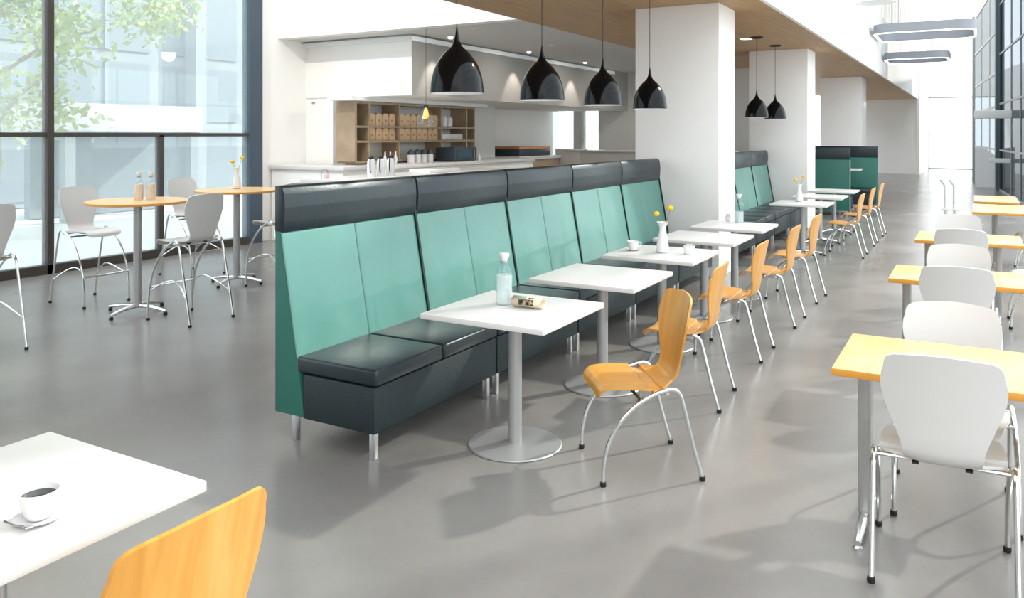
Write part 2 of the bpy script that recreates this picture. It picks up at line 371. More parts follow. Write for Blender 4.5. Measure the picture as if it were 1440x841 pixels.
# ------------------------------------------------------------------ banquettes
UL = 1.225
def make_banquette():
    t = thing('banquette_unit', '', 'banquette', (0, 0, 0), 0, None)
    g = .009; y0, y1 = g, UL-g
    obj('back_shell', prism([(-3.36, .15), (-3.36, 1.15), (-3.318, 1.15), (-3.14, .15)], y0, y1, 'y', .006), M['tealdk'], t)
    # headrest bolster, rounded front
    hp = [(-3.362, 1.145), (-3.300, 1.142), (-3.288, 1.20), (-3.283, 1.28), (-3.290, 1.355), (-3.305, 1.39), (-3.325, 1.40), (-3.362, 1.40)]
    obj('headrest', prism(hp, y0, y1, 'y', .007), M['dark'], t)
    mid = UL/2
    for a, b in ((y0, mid-.0015), (mid+.0015, y1)):
        # bulged panel on the slope
        bm = bmesh.new(); US = [0, .004, .010, .02, .06, .15, .27, .4, .5, .6, .73, .85, .94, .98, .990, .996, 1]; VS = [0, .005, .012, .03]+[.08+.84*q/12 for q in range(13)]+[.97, .988, .995, 1]; n = len(US)-1; mrows = len(VS)-1; gd = []
        for i in range(mrows+1):
            v = VS[i]; z = .40+v*(1.146-.40); xb = -3.317+(1.15-z)*.178
            row = []
            for j in range(n+1):
                u = US[j]; e = min(u, 1-u)*(b-a); ez = min(v, 1-v)*.75
                off = .006*(1-math.exp(-e/.003))*(1-math.exp(-ez/.004))+.006*math.sin(PI*u)*math.sin(PI*min(1, v*1.1))
                off += .002*noise.noise(Vector((u*3+a*5, v*4, 1)))
                row.append(bm.verts.new((xb+off+.001, a+u*(b-a), z)))
            gd.append(row)
        for i in range(mrows):
            for j in range(n): bm.faces.new((gd[i][j], gd[i][j+1], gd[i+1][j+1], gd[i+1][j]))
        bk = [bm.verts.new((gd[i][j].co.x-.01, gd[i][j].co.y, gd[i][j].co.z)) for i, j in ((0, 0), (0, n), (mrows, n), (mrows, 0))]
        bm.faces.new(bk)
        obj('backrest_panel', bm, M['teal'], t, angle=60)
    obj('gap_strip', prism([(-3.35, .16), (-3.35, 1.385), (-3.306, 1.375), (-3.300, 1.16), (-3.168, .4), (-2.675, .375), (-2.675, .16)], UL-.009, UL+.009, 'y'), M['seam'], t)  # dark strip filling the gap to the next unit
    obj('seat_base', bx(-3.15, -2.655, y0, y1, .145, .385, .008), M['darkbase'], t)
    for a, b in ((y0, mid-.004), (mid+.004, y1)):
        bm = bx(-3.20, -2.642, a, b, .39, .475, .016, 3)
        obj('seat_cushion', bm, M['dark'], t)
    for x in (-3.25, -2.70):
        for y in (.06, UL-.06):
            obj('leg', bx(x-.017, x+.017, y-.017, y+.017, 0, .15, .002), M['alu'], t)
    return t
bq = make_banquette()
names1 = ['nearest unit of the long teal banquette, its end panel showing', 'second unit of the long teal banquette, behind the table with the newspaper',
          'middle unit of the long teal banquette, behind the second white table', 'fourth unit of the long teal banquette, behind the flower vase', 'last unit of the near teal banquette, against the white pillar']
names2 = ['first teal banquette unit past the near pillar, mostly hidden', 'second teal banquette unit past the near pillar', 'third teal banquette unit past the near pillar, sunlit', 'last teal banquette unit before the second pillar']
for k in range(5):
    o = bq if k == 0 else dup(bq, (0, 0, 0)); o.location = (0, 3.2+k*UL, 0); tag(o, names1[k], 'banquette', 'near row of teal banquette units')
for k in range(4):
    o = dup(bq, (0, 10.27+k*UL, 0), 0, names2[k], 'far row of teal banquette units')

# far booth: two high-back benches facing each other, backs across the aisle
def make_booth(name, label, loc, rz, hide=None):
    t = thing(name, label, 'booth bench', loc, rz, 'facing benches of the far teal booth')
    # local: width along x 0..1.35 (aisle end at 0, extends to -x), back at y=0 facing +y
    obj('back_shell', prism([(0, .1), (0, 1.12), (.07, 1.12), (.2, .1)], -1.45, 0, 'x', .006, bm=None) if False else prism([(0, .1), (0, 1.17), (.07, 1.17), (.2, .1)], -1.45, 0, 'x', .006), M['tealdk'], t)
    obj('headrest', prism([(-.004, 1.17), (-.004, 1.42), (.06, 1.42), (.085, 1.38), (.085, 1.17)], -1.45, 0, 'x', .006), M['dark'], t)
    obj('edge_strip', bx(0, .012, -.004, .05, .1, 1.16), M['alu'], t)
    obj('seat_base', bx(-1.43, -.01, .18, .68, .12, .38, .008), M['darkbase'], t)
    obj('seat_cushion', bx(-1.43, -.01, .16, .7, .385, .475, .016), M['dark'], t)
    obj('backrest_panel', prism([(.075, 1.165), (.2, .48), (.17, .48), (.06, 1.165)], -1.43, -.02, 'x', .004), M['tealdk'], t)
    for x in (-1.38, -.06):
        for y in (.06, .62): obj('leg', bx(x-.017, x+.017, y-.017, y+.017, 0, .13), M['alu'], t)
    return t
make_booth('booth_bench', 'far booth bench seen from behind, flat teal back with dark top band', (-2.24, 17.95, 0), 0)
make_booth('booth_bench', 'far booth bench facing the camera, beyond the small booth table', (-3.37, 20.2, 0), PI)
t = thing('booth_table', 'small white table inside the far teal booth, seen edge-on', 'table', (-2.6, 19.05, 0), 0)
obj('tabletop', bx(-.8, .45, -.3, .3, .90, .94, .006), M['laminate'], t); obj('pole', lathe([(0, 0), (.2, 0), (.2, .012), (.035, .02), (.035, .9), (0, .9)], 20), M['polegrey'], t)

# ------------------------------------------------------------------ white cafe tables
def make_table():
    t = thing('cafe_table', '', 'table', (0, 0, 0))
    obj('tabletop', bx(-.367, .367, -.367, .367, .712, .741, .003), M['laminate'], t)
    obj('pole', lathe([(0, .012), (.037, .012), (.037, .70), (0, .70)], 28), M['polegrey'], t)
    obj('mounting_plate', bx(-.17, .17, -.17, .17, .70, .712, .002), M['polegrey'], t)
    obj('base_disc', lathe([(0, 0), (.252, 0), (.256, .004), (.25, .010), (.12, .016), (.05, .02), (0, .02)], 56), M['polegrey'], t)
    return t
tb = make_table(); tx = -2.165
tl = [(3.80, 'square white table with the water bottle and rolled newspaper'), (4.985, 'square white table with a bare top, second from the near banquette end'),
      (6.17, 'square white table holding the flower vase and two cups'), (7.33, 'square white table with a bare top, beyond the flower vase table'),
      (8.42, 'square white table by the pillar holding a clear bottle and small cup')]
for k, (y, l) in enumerate(tl):
    o = tb if k == 0 else dup(tb, (0, 0, 0)); o.location = (tx, y, 0); tag(o, l, 'table', 'white tables along the banquette')
dup(tb, (-2.175, 1.115, 0), 0, 'square white table in the near left corner with the coffee cup', 'white tables along the banquette', 'table')
# cross-foot version for the far row
def make_cross_table():
    t = thing('cafe_table', '', 'table')
    obj('tabletop', bx(-.367, .367, -.367, .367, .712, .741, .003), M['laminate'], t)
    obj('pole', lathe([(0, .06), (.037, .06), (.037, .712), (0, .712)], 24), M['polegrey'], t)
    bm = bmesh.new()
    for a in range(4):
        an = PI/4+a*PI/2; c, s_ = math.cos(an), math.sin(an)
        tube([(0, 0, .07), (c*.14, s_*.14, .065), (c*.3, s_*.3, .03)], [.02, .018, .014], 8, bm)
    obj('cross_base', bm, M['chrome'], t)
    bm = bmesh.new()
    for a in range(4):
        an = PI/4+a*PI/2; lathe([(0, 0), (.018, 0), (.018, .02), (0, .022)], 12, bm, (math.cos(an)*.3, math.sin(an)*.3, 0))
    obj('glides', bm, M['rubber'], t)
    return t
ct = make_cross_table()
for k, (y, l) in enumerate(((11.7, 'far white table holding a flower vase, past the near pillar'), (13.15, 'far white table with bare top, middle of the far row of three'), (14.6, 'farthest white table, in front of the teal booth'))):
    o = ct if k == 0 else dup(ct, (0, 0, 0)); o.location = (-2.07, y, 0); tag(o, l, 'table', 'white tables past the near pillar')

# ------------------------------------------------------------------ chairs
def shell_bm(dz=0, thick=.0055):
    prof = catmull([(.238, .395), (.228, .425), (.19, .442), (.1, .443), (0, .436), (-.08, .434), (-.135, .447), (-.168, .48), (-.182, .53), (-.193, .60), (-.207, .68), (-.224, .77), (-.247, .876)] and
                   [Vector((p[0], 0, p[1])) for p in ((.240, .392), (.230, .425), (.19, .442), (.1, .443), (0, .436), (-.08, .434), (-.135, .447), (-.168, .48), (-.182, .53), (-.193, .60), (-.207, .68), (-.224, .77), (-.247, .876))], 8)
    S = [0]
    for a, b in zip(prof, prof[1:]): S.append(S[-1]+(b-a).length)
    Lt = S[-1]
    # half width as a function of arc length (seat ... hips ... neck ... shoulders)
    K = [(0, .125), (.01, .155), (.03, .175), (.07, .195), (.14, .212), (.24, .220), (.31, .220), (.345, .214), (.372, .198), (.392, .172), (.412, .148), (.44, .130), (.475, .134), (.51, .136), (.545, .143), (.58, .154), (.62, .168), (.66, .183), (.70, .196), (.74, .205), (.78, .209), (.82, .206), (.85, .198), (.87, .197), (.890, .191), (.906, .180), (.917, .164), (.922, .150), (.925, .134)]
    def hw(s):
        for (a, x), (b, y) in zip(K, K[1:]):
            if s <= b:
                t = (s-a)/(b-a); return x+(y-x)*t
        return K[-1][1]
    bm = bmesh.new(); n = 16; top = []; bot = []
    m = 110
    for i in range(m+1):
        s = Lt*(i/m)
        # cluster near both ends
        j = 0
        while j < len(S)-2 and S[j+1] < s: j += 1
        t = (s-S[j])/(S[j+1]-S[j]); p = prof[j].lerp(prof[j+1], t); T = (prof[j+1]-prof[j]).normalized(); s = s*.925/Lt
        N = Vector((T.z, 0, -T.x))  # points up/forward?
        if N.z < 0 and s < .3: N = -N
        if s >= .3 and N.x < 0: N = -N
        w = hw(s); k = min(1, max(0, (s-.36)/.15)); r1 = []; r2 = []
        for q in range(n+1):
            u = -1+2*q/n
            curv = (.010*(1-k)+.034*k*(w/.2)**2)*u*u
            c = p+N*curv; c.y = u*w
            # arched top edge
            if s > .72: c += T*(-.010*(1-math.cos(u*PI/2))*1.3*((s-.72)/(.925-.72)))
            r1.append(bm.verts.new(c+N*thick+Vector((0, 0, dz)))); r2.append(bm.verts.new(c-N*thick+Vector((0, 0, dz))))
        top.append(r1); bot.append(r2)
    for i in range(m):
        for q in range(n):
            bm.faces.new((top[i][q], top[i][q+1], top[i+1][q+1], top[i+1][q])); bm.faces.new((bot[i][q], bot[i+1][q], bot[i+1][q+1], bot[i][q+1]))
        bm.faces.new((top[i][0], top[i+1][0], bot[i+1][0], bot[i][0])); bm.faces.new((top[i][n], bot[i][n], bot[i+1][n], top[i+1][n]))
    for q in range(n):
        bm.faces.new((top[0][q], bot[0][q], bot[0][q+1], top[0][q+1])); bm.faces.new((top[m][q], top[m][q+1], bot[m][q+1], bot[m][q]))
    return bm
FR = .0105
def frame_path(y, dz=0, sx=1):
    pts = [(.245*sx, .008), (.243*sx, .09), (.222*sx, .19), (.175*sx, .285), (.10*sx, .365), (.01, .42), (-.06, .444), (-.105, .447), (-.135, .425), (-.155*(1+(sx-1)*.4), .36), (-.2*sx, .18), (-.249*sx, .008)]
    out = []
    for x, z in pts:
        z2 = z*(1+dz/.435) if dz else z
        out.append((x, y, z2))
    return catmull(out, 5)
def make_chair(name, m_shell, stool=False):
    t = thing(name, '', 'stool' if stool else 'chair')
    dz = .28 if stool else 0; sx = 1.15 if stool else 1
    obj('shell', shell_bm(dz), m_shell, t, angle=50)
    for s in (-1, 1):
        f = obj('side_frame', tube(frame_path(s*.236, dz, sx), FR, 10), M['chrome'], t)
        for x in (.245*sx, -.249*sx):
            obj('foot_cap', lathe([(0, 0), (.013, 0), (.0155, .006), (.0145, .022), (0, .024)], 14, None, (x, s*.236, 0)), M['rubber'], f)
    for x, z in ((-.075, .428), (.055, .400)):
        obj('cross_bar', tube([(x, -.236, z+dz), (x, -.12, z+dz), (x, .12, z+dz), (x, .236, z+dz)], .009, 8), M['chrome'], t)
    bm = bmesh.new()
    for s in (-1, 1):
        bx(-.10, .09, s*.09-.012, s*.09+.012, .418+dz, .4275+dz, bm=bm)
    obj('seat_bracket', bm, M['rubber'], t)
    if stool:
        zf = .30; xf = .243*1.13
        bar = tube([(xf, -.236, zf), (xf+.005, 0, zf), (xf, .236, zf)], .0095, 8)
        obj('footrest', bar, M['chrome'], t)
        for s in (-1, 1):
            arc = catmull([(xf-.005, s*.236, .26), (.17, s*.19, .33), (.03, s*.17, .37), (-.1, s*.19, .33), (-.235, s*.236, .24)], 5)
            obj('side_brace', tube(arc, .007, 8), M['chrome'], t)
    return t
wc = make_chair('maple_chair', M['maple'])
ws = [((-1.487, 3.887), math.atan2(-.29, -.394)+.02, 'nearest maple chair of the aisle row, turned askew at the newspaper table'),
      ((-1.60, 5.06), PI+.06, 'maple chair at the second white table, second in the aisle row'),
      ((-1.615, 6.28), PI+.02, 'maple chair at the flower vase table, third in the aisle row'),
      ((-1.60, 7.52), PI, 'maple chair fourth in the aisle row, at the bare table by the pillar'),
      ((-1.60, 8.68), PI-.03, 'maple chair fifth in the aisle row, last one before the gap'),
      ((-1.56, 12.1), PI, 'first maple chair beyond the gap in the aisle row'),
      ((-1.56, 13.5), PI, 'second maple chair beyond the gap in the aisle row'),
      ((-1.56, 14.85), PI, 'farthest maple chair of the aisle row'),
      ((-1.660, 1.165), PI, 'large cropped maple chair back at the bottom left corner')]
for k, ((x, y), a, l) in enumerate(ws):
    o = wc if k == 0 else dup(wc, (0, 0, 0)); o.location = (x, y, 0); o.rotation_euler = (0, 0, a); tag(o, l, 'chair', 'maple chairs along the aisle')
pc = make_chair('white_chair', M['plastic'])
ps = [((-.11, 3.55), PI/2+.04, 'nearest white chair, seen from behind, at the right-hand front table'),
      ((-.085, 4.18), -PI/2+.05, 'white chair facing the camera across the nearest maple-topped table'),
      ((-.10, 5.87), PI/2+.03, 'white chair seen from behind at the second maple-topped table'),
      ((-.10, 6.55), -PI/2, 'white chair facing the camera across the second maple-topped table'),
      ((-.10, 8.15), PI/2, 'grey-looking white chair seen from behind at the third maple-topped table'),
      ((-.14, 9.12), -PI/2, 'white chair facing the camera across the third maple-topped table'),
      ((.52, 8.42), PI, 'white chair at the right-hand end of the third maple-topped table, cut by the photo edge'),
      ((.70, 11.85), PI, 'distant white chair under the fourth maple-topped table at right')]
for k, ((x, y), a, l) in enumerate(ps):
    o = pc if k == 0 else dup(pc, (0, 0, 0)); o.location = (x, y, 0); o.rotation_euler = (0, 0, a); tag(o, l, 'chair', 'white chairs at the maple-topped tables')

# ------------------------------------------------------------------ maple-topped tables on the right
def make_maple_table(x0, x1, y0, y1, label, pole_x=None):
    t = thing('maple_table', label, 'table', ((x0+x1)/2, (y0+y1)/2, 0), 0, 'maple-topped tables on the right')
    w, d = (x1-x0)/2, (y1-y0)/2
    top = obj('tabletop', bx(-w, w, -d, d, .711, .741, .003), [M['mapletop'], M['mapleedge']], t)
    for p in top.data.polygons: p.material_index = 0 if abs(p.normal.z) > .7 else 1
    px = [-w+.09, w-.09] if pole_x is None else [q-(x0+x1)/2 for q in pole_x]
    for x in px:
        f = obj('end_leg', bx(x-.026, x+.026, -.036, .036, .05, .70, .012, 3), M['polegrey'], t)
        obj('foot', tube([(x, -.27, .028), (x, -.1, .05), (x, .1, .05), (x, .27, .028)], [.014, .02, .02, .014], 10), M['chrome'], f)
        for s in (-1, 1): obj('glide', lathe([(0, 0), (.02, 0), (.02, .012), (.006, .02), (0, .02)], 14, None, (x, s*.26, 0)), M['chrome'], f)
    obj('stretcher', bx(min(px), max(px), -.02, .02, .66, .70), M['polegrey'], t)
make_maple_table(-.5, .62, 3.455, 4.11, 'nearest maple-topped table at the right edge')
make_maple_table(-.49, .55, 5.815, 6.46, 'second maple-topped table on the right')
make_maple_table(-.465, .37, 8.07, 8.83, 'third maple-topped table, its left end clear of the chairs', [-.375, .19])
make_maple_table(-.02, .75, 11.34, 12.7, 'fourth maple-topped table, wider one by the glazing', [.24])
make_maple_table(-.01, .55, 13.2, 14.5, 'farthest maple-topped table on the right', [.25])

# barrier posts
t = thing('barrier_post', 'pair of slim white posts with angled tops in the far aisle', 'barrier', (-.47, 20.6, 0))
for s in (-1, 1):
    obj('post', tube([(s*.09, 0, 0), (s*.09, 0, .55), (s*.09-.09, 0, .68)], .04, 12), M['ledge'], t)
obj('base_plate', bx(-.18, .18, -.08, .08, 0, .015), M['ledge'], t)

# ------------------------------------------------------------------ round bar tables and stools
def round_table(x, y, label, first=None):
    if first: return dup(first, (x, y, 0), 0, label)
    t = thing('round_bar_table', label, 'table', (x, y, 0), 0, 'round high tables by the window')
    top = obj('tabletop', lathe([(0, 1.035), (.44, 1.035), (.452, 1.04), (.452, 1.058), (.446, 1.064), (0, 1.064)], 64), [M['mapletop'], M['mapleedge']], t)
    for p in top.data.polygons: p.material_index = 0 if abs(p.normal.z) > .7 else 1
    obj('pole', lathe([(0, .05), (.037, .05), (.037, 1.035), (0, 1.035)], 24), M['polegrey'], t)
    bm = bmesh.new()
    for a in range(4):
        an = math.radians(12)+a*PI/2; c, s_ = math.cos(an), math.sin(an)
        tube([(c*.02, s_*.02, .07), (c*.17, s_*.17, .065), (c*.33, s_*.33, .04)], [.022, .017, .014], 8, bm)
    cr = obj('cross_base', bm, M['chrome'], t)
    for a in range(4):
        an = math.radians(12)+a*PI/2
        obj('glide', lathe([(0, 0), (.018, 0), (.018, .025), (0, .03)], 12, None, (math.cos(an)*.32, math.sin(an)*.32, 0)), M['rubber'], cr)
    return t
rt = round_table(-6.86, 4.83, 'round maple bar table holding two bottles, near the window')
round_table(-7.26, 6.36, 'round maple bar table with a flower vase, partly behind the banquette', rt)
st = make_chair('bar_stool', M['plastic'], True)
ss = [((-7.73, 4.91), 0, 'cream-looking white bar stool left of the bottle table, facing right'),
      ((-6.22, 4.92), PI, 'bluish white bar stool seen from behind, right of the bottle table'),
      ((-8.19, 6.50), 0, 'white bar stool behind, against the window near the vase table'),
      ((-6.72, 6.50), PI, 'bar stool half hidden by the banquette end'),
      ((-6.72, 3.33), PI, 'bar stool cut off at the left edge of the photo')]
for k, ((x, y), a, l) in enumerate(ss):
    o = st if k == 0 else dup(st, (0, 0, 0)); o.location = (x, y, 0); o.rotation_euler = (0, 0, a); tag(o, l, 'stool', 'white bar stools at the round tables')

# ------------------------------------------------------------------ tabletop items
TZ = .741
def bottle(loc, label, liquid, m_liq, s=1.0, stopper=True, group=None):
    t = thing('glass_bottle', label, 'bottle', loc, 0, group)
    R_ = .046*s; h = .27*s
    out = [(0, .001), (R_*.93, .001), (R_, .008), (R_, .165*s), (R_*.93, .19*s), (R_*.62, .215*s), (R_*.42, .225*s), (R_*.40, .24*s), (R_*.5, .246*s), (R_*.5, .25*s)]
    obj('glass_body', lathe(out, 32), M['bottleglass'], t)
    li = liquid
    obj('liquid', lathe([(0, .006), (R_*.88, .006), (R_*.94, .012), (R_*.94, li), (0, li)], 28), m_liq, t)
    if stopper: obj('stopper', lathe([(0, .235*s), (R_*.36, .235*s), (R_*.38, .25*s), (R_*.62, .272*s), (R_*.6, .284*s), (0, .286*s)], 20), M['ceramic'], t)
    obj('neck_band', lathe([(R_*.43, .228*s), (R_*.52, .23*s), (R_*.52, .238*s), (R_*.43, .24*s)], 20), M['steelrail'], t)
    return t
bottle((-2.262, 3.85, TZ), 'clear glass water bottle with white stopper beside the newspaper', .165, M['water'])
bottle((-2.19, 8.70, TZ), 'clear bottle on the white table by the pillar', .12, M['water'], 1.08)
bottle((-6.885, 4.86, 1.064), 'left one of two peach-coloured bottles on the round table', .15, M['juice'], .93, True, 'bottles on the round table')
bottle((-6.80, 4.93, 1.064), 'right one of two peach-coloured bottles on the round table', .15, M['juice'], .93, True, 'bottles on the round table')
def vase(loc, label, s=1.0, rz=0):
    t = thing('flower_vase', label, 'vase', loc, rz)
    R_ = .05*s
    obj('vase_body', lathe([(0, .002), (R_*.82, .002), (R_*.98, .012), (R_, .03), (R_*.93, .07), (R_*.62, .15*s+.0), (R_*.5, .185), (R_*.52, .205), (R_*.85, .24), (R_*.95, .245), (R_*.86, .243), (R_*.42, .2), (R_*.38, .12), (0, .1)], 28), M['ceramic'], t)
    for (dx, dy, hh) in ((-.045, -.02, .30), (.052, .03, .345)):
        f = obj('stem', tube(catmull([(0, 0, .12), (dx*.35, dy*.3, .22), (dx, dy, hh)], 5), .0022, 6), M['stem'], t)
        bm = bmesh.new(); bmesh.ops.create_icosphere(bm, subdivisions=3, radius=.024)
        for v in bm.verts:
            v.co *= 1+.12*noise.noise(v.co*90); v.co.z *= .8; v.co += Vector((dx, dy, hh+.01))
        obj('flower_head', bm, M['bloom'], f)
vase((-2.158, 6.17, TZ), 'white vase with two yellow flowers on the third table, between the cups')
vase((-2.14, 11.85, TZ), 'white vase with yellow flowers on the far table past the pillar')
vase((-7.33, 6.42, 1.064), 'white vase with yellow flowers on the round bar table', .95)
def cup(loc, rz, label, coffee=False, spoon=False, saucer=True, s=1.0):
    t = thing('coffee_cup', label, 'cup', loc, rz)
    z0 = .008 if saucer else 0
    prof = [(0, z0), (.024, z0), (.027, z0+.004), (.034, z0+.015), (.041, z0+.035), (.0455, z0+.064), (.0465, z0+.068), (.0445, z0+.067), (.039, z0+.036), (.030, z0+.013), (0, z0+.009)]
    obj('cup_body', lathe([(r*s, z*s) for r, z in prof], 40), M['ceramic'], t)
    if coffee: obj('coffee', lathe([(0, z0+.052), (.0420, z0+.052), (.040, z0+.045), (0, z0+.045)], 32), M['coffee'], t)
    hp = catmull([(.043, 0, z0+.055), (.062, 0, z0+.056), (.070, 0, z0+.042), (.060, 0, z0+.024), (.037, 0, z0+.02)], 6)
    obj('handle', tube([p*s for p in hp], .0042*s, 8), M['ceramic'], t)
    if saucer:
        sc = thing('saucer', 'saucer under the '+label, 'saucer', loc, rz)
        obj('plate', lathe([(0, .0), (.035, 0), (.045, .004), (.056, .0105), (.0565, .012), (.044, .008), (.03, .0045), (0, .0045)], 44), M['ceramic'], sc)
        t.location.z += .0
        if spoon:
            sp = thing('teaspoon', 'small steel teaspoon on the saucer at the near left', 'spoon', (loc[0], loc[1], loc[2]), rz)
            bm = tube([(-.020, -.056, .0135), (-.045, -.044, .016), (-.066, -.030, .021)], [.0018, .0018, .003], 8)
            obj('spoon_handle', bm, M['steel'], sp)
            bm = bmesh.new(); bmesh.ops.create_uvsphere(bm, u_segments=16, v_segments=8, radius=1)
            for v in bm.verts: v.co = Vector((v.co.x*.013-.010, v.co.y*.009-.061, v.co.z*.003+.0135))
            obj('spoon_bowl', bm, M['steel'], sp)
cup((-1.978, 1.125, TZ), math.radians(50), 'white coffee cup full of black coffee on the near left table', True, True)
cup((-2.41, 6.17, TZ), math.radians(40), 'white cup left of the flower vase on the third table', False, False)
def square_cup(loc, label, s=1):
    t = thing('sugar_pot', label, 'pot', loc, .15)
    bm = bmesh.new()
    n = 28
    def ring(r, z): return [bm.verts.new((math.copysign(abs(math.cos(a))**.6, math.cos(a))*r*s, math.copysign(abs(math.sin(a))**.6, math.sin(a))*r*s, z*s)) for a in [2*PI*i/n for i in range(n)]]
    R_ = [ring(.030, 0), ring(.036, .004), ring(.040, .04), ring(.042, .07), ring(.039, .07), ring(.035, .02)]
    for a, b in zip(R_, R_[1:]):
        for i in range(n): bm.faces.new((a[i], a[(i+1) % n], b[(i+1) % n], b[i]))
    bm.faces.new(R_[0]); bm.faces.new(R_[-1])
    obj('pot_body', bm, M['ceramic'], t); 
    bm = bmesh.new()
    for k in range(6): bx(-.024, .024, -.022+k*.008, -.018+k*.008, .02, .078, bm=bm)
    obj('sachets', bm, M['laminate'], t)
square_cup((-1.947, 6.19, TZ), 'squarish white pot right of the flower vase on the third table')
square_cup((-2.33, 8.80, TZ), 'small white pot left of the clear bottle on the fifth table', .75)
# newspaper roll
t = thing('newspaper_roll', 'rolled newspaper lying on the nearest banquette table', 'newspaper', (-2.105, 3.835, TZ), math.radians(3))
bm = bmesh.new(); rows = []; n = 60
for i in range(n+1):
    a = i/n*2.6*2*PI; r = .034-.0028*(i/n)*2.6*1.3
    rows.append([bm.verts.new((x, r*math.cos(a-PI/2)*1.15, .032+r*math.sin(a-PI/2)*.9)) for x in (-.085, .092)])
for a, b in zip(rows, rows[1:]): bm.faces.new((a[0], a[1], b[1], b[0]))
o = obj('pages', bm, M['paper'], t, angle=60)
md = o.modifiers.new('thickness', 'SOLIDIFY'); md.thickness = .0012
def patch(x0, x1, a0, a1, m, name):
    bm = bmesh.new(); rows = []
    for i in range(13):
        a = math.radians(a0+(a1-a0)*i/12); r = .0349
        rows.append([bm.verts.new((x, r*math.cos(a-PI/2)*1.15, .032+r*math.sin(a-PI/2)*.9)) for x in (x0, x1)])
    for p, q in zip(rows, rows[1:]): bm.faces.new((p[0], p[1], q[1], q[0]))
    o = obj(name, bm, m, t, angle=60); md = o.modifiers.new('t', 'SOLIDIFY'); md.thickness = .0006
patch(-.04, .05, 232, 292, M['news'], 'picture_print')
patch(-.078, .0, 188, 220, mat('green_print', lin(120, 156, 136), .7), 'green_print')
patch(-.083, -.055, 226, 240, mat('red_print', lin(196, 128, 126), .7), 'red_print')
patch(.015, .055, 208, 218, mat('brown_print', lin(110, 84, 74), .7), 'brown_print')

# ------------------------------------------------------------------ pendants
def pendant():
    t = thing('pendant_lamp', '', 'pendant lamp')
    R_ = .18
    out = [(.005, .44), (.010, .40), (.014, .375), (.021, .349), (.034, .316), (.056, .295), (.080, .274), (.106, .242), (.134, .202), (.150, .168), (.161, .135), (.170, .10), (.176, .06), (.180, .02), (.181, 0)]
    n = [(.178, -.001), (.174, .04), (.165, .095), (.148, .155), (.122, .205), (.09, .245), (.05, .28), (0, .30)]
    obj('shade', lathe([(0, .441)]+out+[(.178, 0)], 56), M['black'], t)
    obj('shade_lining', lathe([(r-.0012, z) for r, z in n[:-1]]+[(0, .30)], 56), M['lampwhite'], t)
    obj('bulb', lathe([(0, .08), (.02, .085), (.032, .11), (.03, .14), (.014, .18), (.012, .26), (0, .26)], 20), M['diffuser'], t)
    obj('cord', tube([(0, 0, .437), (0, 0, CZ-1.96)], .0035, 6), M['cable'], t)
    obj('ceiling_rose', lathe([(0, CZ-1.96-.025), (.09, CZ-1.96-.022), (.1, CZ-1.96-.01), (.1, CZ-1.96-.0005), (0, CZ-1.96-.0005)], 28), M['cable'], t)
    return t
pd = pendant()
for k, (y, l) in enumerate(((4.48, 'largest-looking black dome pendant, leftmost of the front four'), (5.70, 'black dome pendant, second from left of the front four'), (6.92, 'black dome pendant, third from left of the front four'),
                            (8.17, 'black dome pendant in front of the near pillar'), (13.03, 'small-looking far black pendant, left of the pair'), (14.4, 'small-looking far black pendant, right of the pair'))):
    o = pd if k == 0 else dup(pd, (0, 0, 0)); o.location = (-3.0, y, 1.96); tag(o, l, 'pendant lamp', 'black pendants over the banquette')
# glass pendant at the coffee bar
t = thing('glass_pendant', 'clear glass globe pendant with amber bulb before the wooden shelves', 'pendant lamp', (-6.9, 9.5, 1.79))
obj('glass_shade', lathe([(.03, .30), (.04, .28), (.09, .2), (.13, .12), (.14, .07), (.12, .02), (.08, 0)], 32), M['bottleglass'], t)
obj('socket', lathe([(0, .34), (.03, .335), (.035, .29), (0, .285)], 18), M['cable'], t)
obj('bulb', lathe([(0, .12), (.03, .14), (.042, .18), (.03, .24), (.015, .285), (0, .285)], 20), M['amber'], t)
obj('cord', tube([(0, 0, .335), (0, 0, CZ-1.79)], .003, 6), M['cable'], t)

# ------------------------------------------------------------------ coffee corner
# shelf unit: front faces +x, runs along y
t = thing('shelf_unit', 'oak cubby shelf unit on the back wall of the coffee corner', 'shelf', (0, 0, 0))
X0, X1, Z0, Z1 = -9.04, -8.65, 1.25, 2.26; th = .035
obj('end_panel', bx(X0, X1, 9.97, 10.02, Z0, Z1), M['oak'], t); obj('end_panel', bx(X0, X1, 13.53, 13.57, Z0, Z1), M['oak'], t)
for y in (10.33, 11.13, 12.40, 13.27): obj('divider', bx(X0, X1, y-th/2, y+th/2, Z0, Z1), M['oak'], t)
for z in (1.25, 1.585, 1.83, 2.225): obj('shelf_board', bx(X0, X1-.004, 10.0, 13.55, z-.03, z+.005), M['oak'], t)
obj('back_board', bx(X0-.003, X0+.012, 10.0, 13.55, Z0, Z1), M['softgrey'], t)
struct(obj('trim_6', bx(-9.0, -8.50, 9.72, 13.8, 2.235, 2.3), M['ledge']), 'white valance over the shelves')
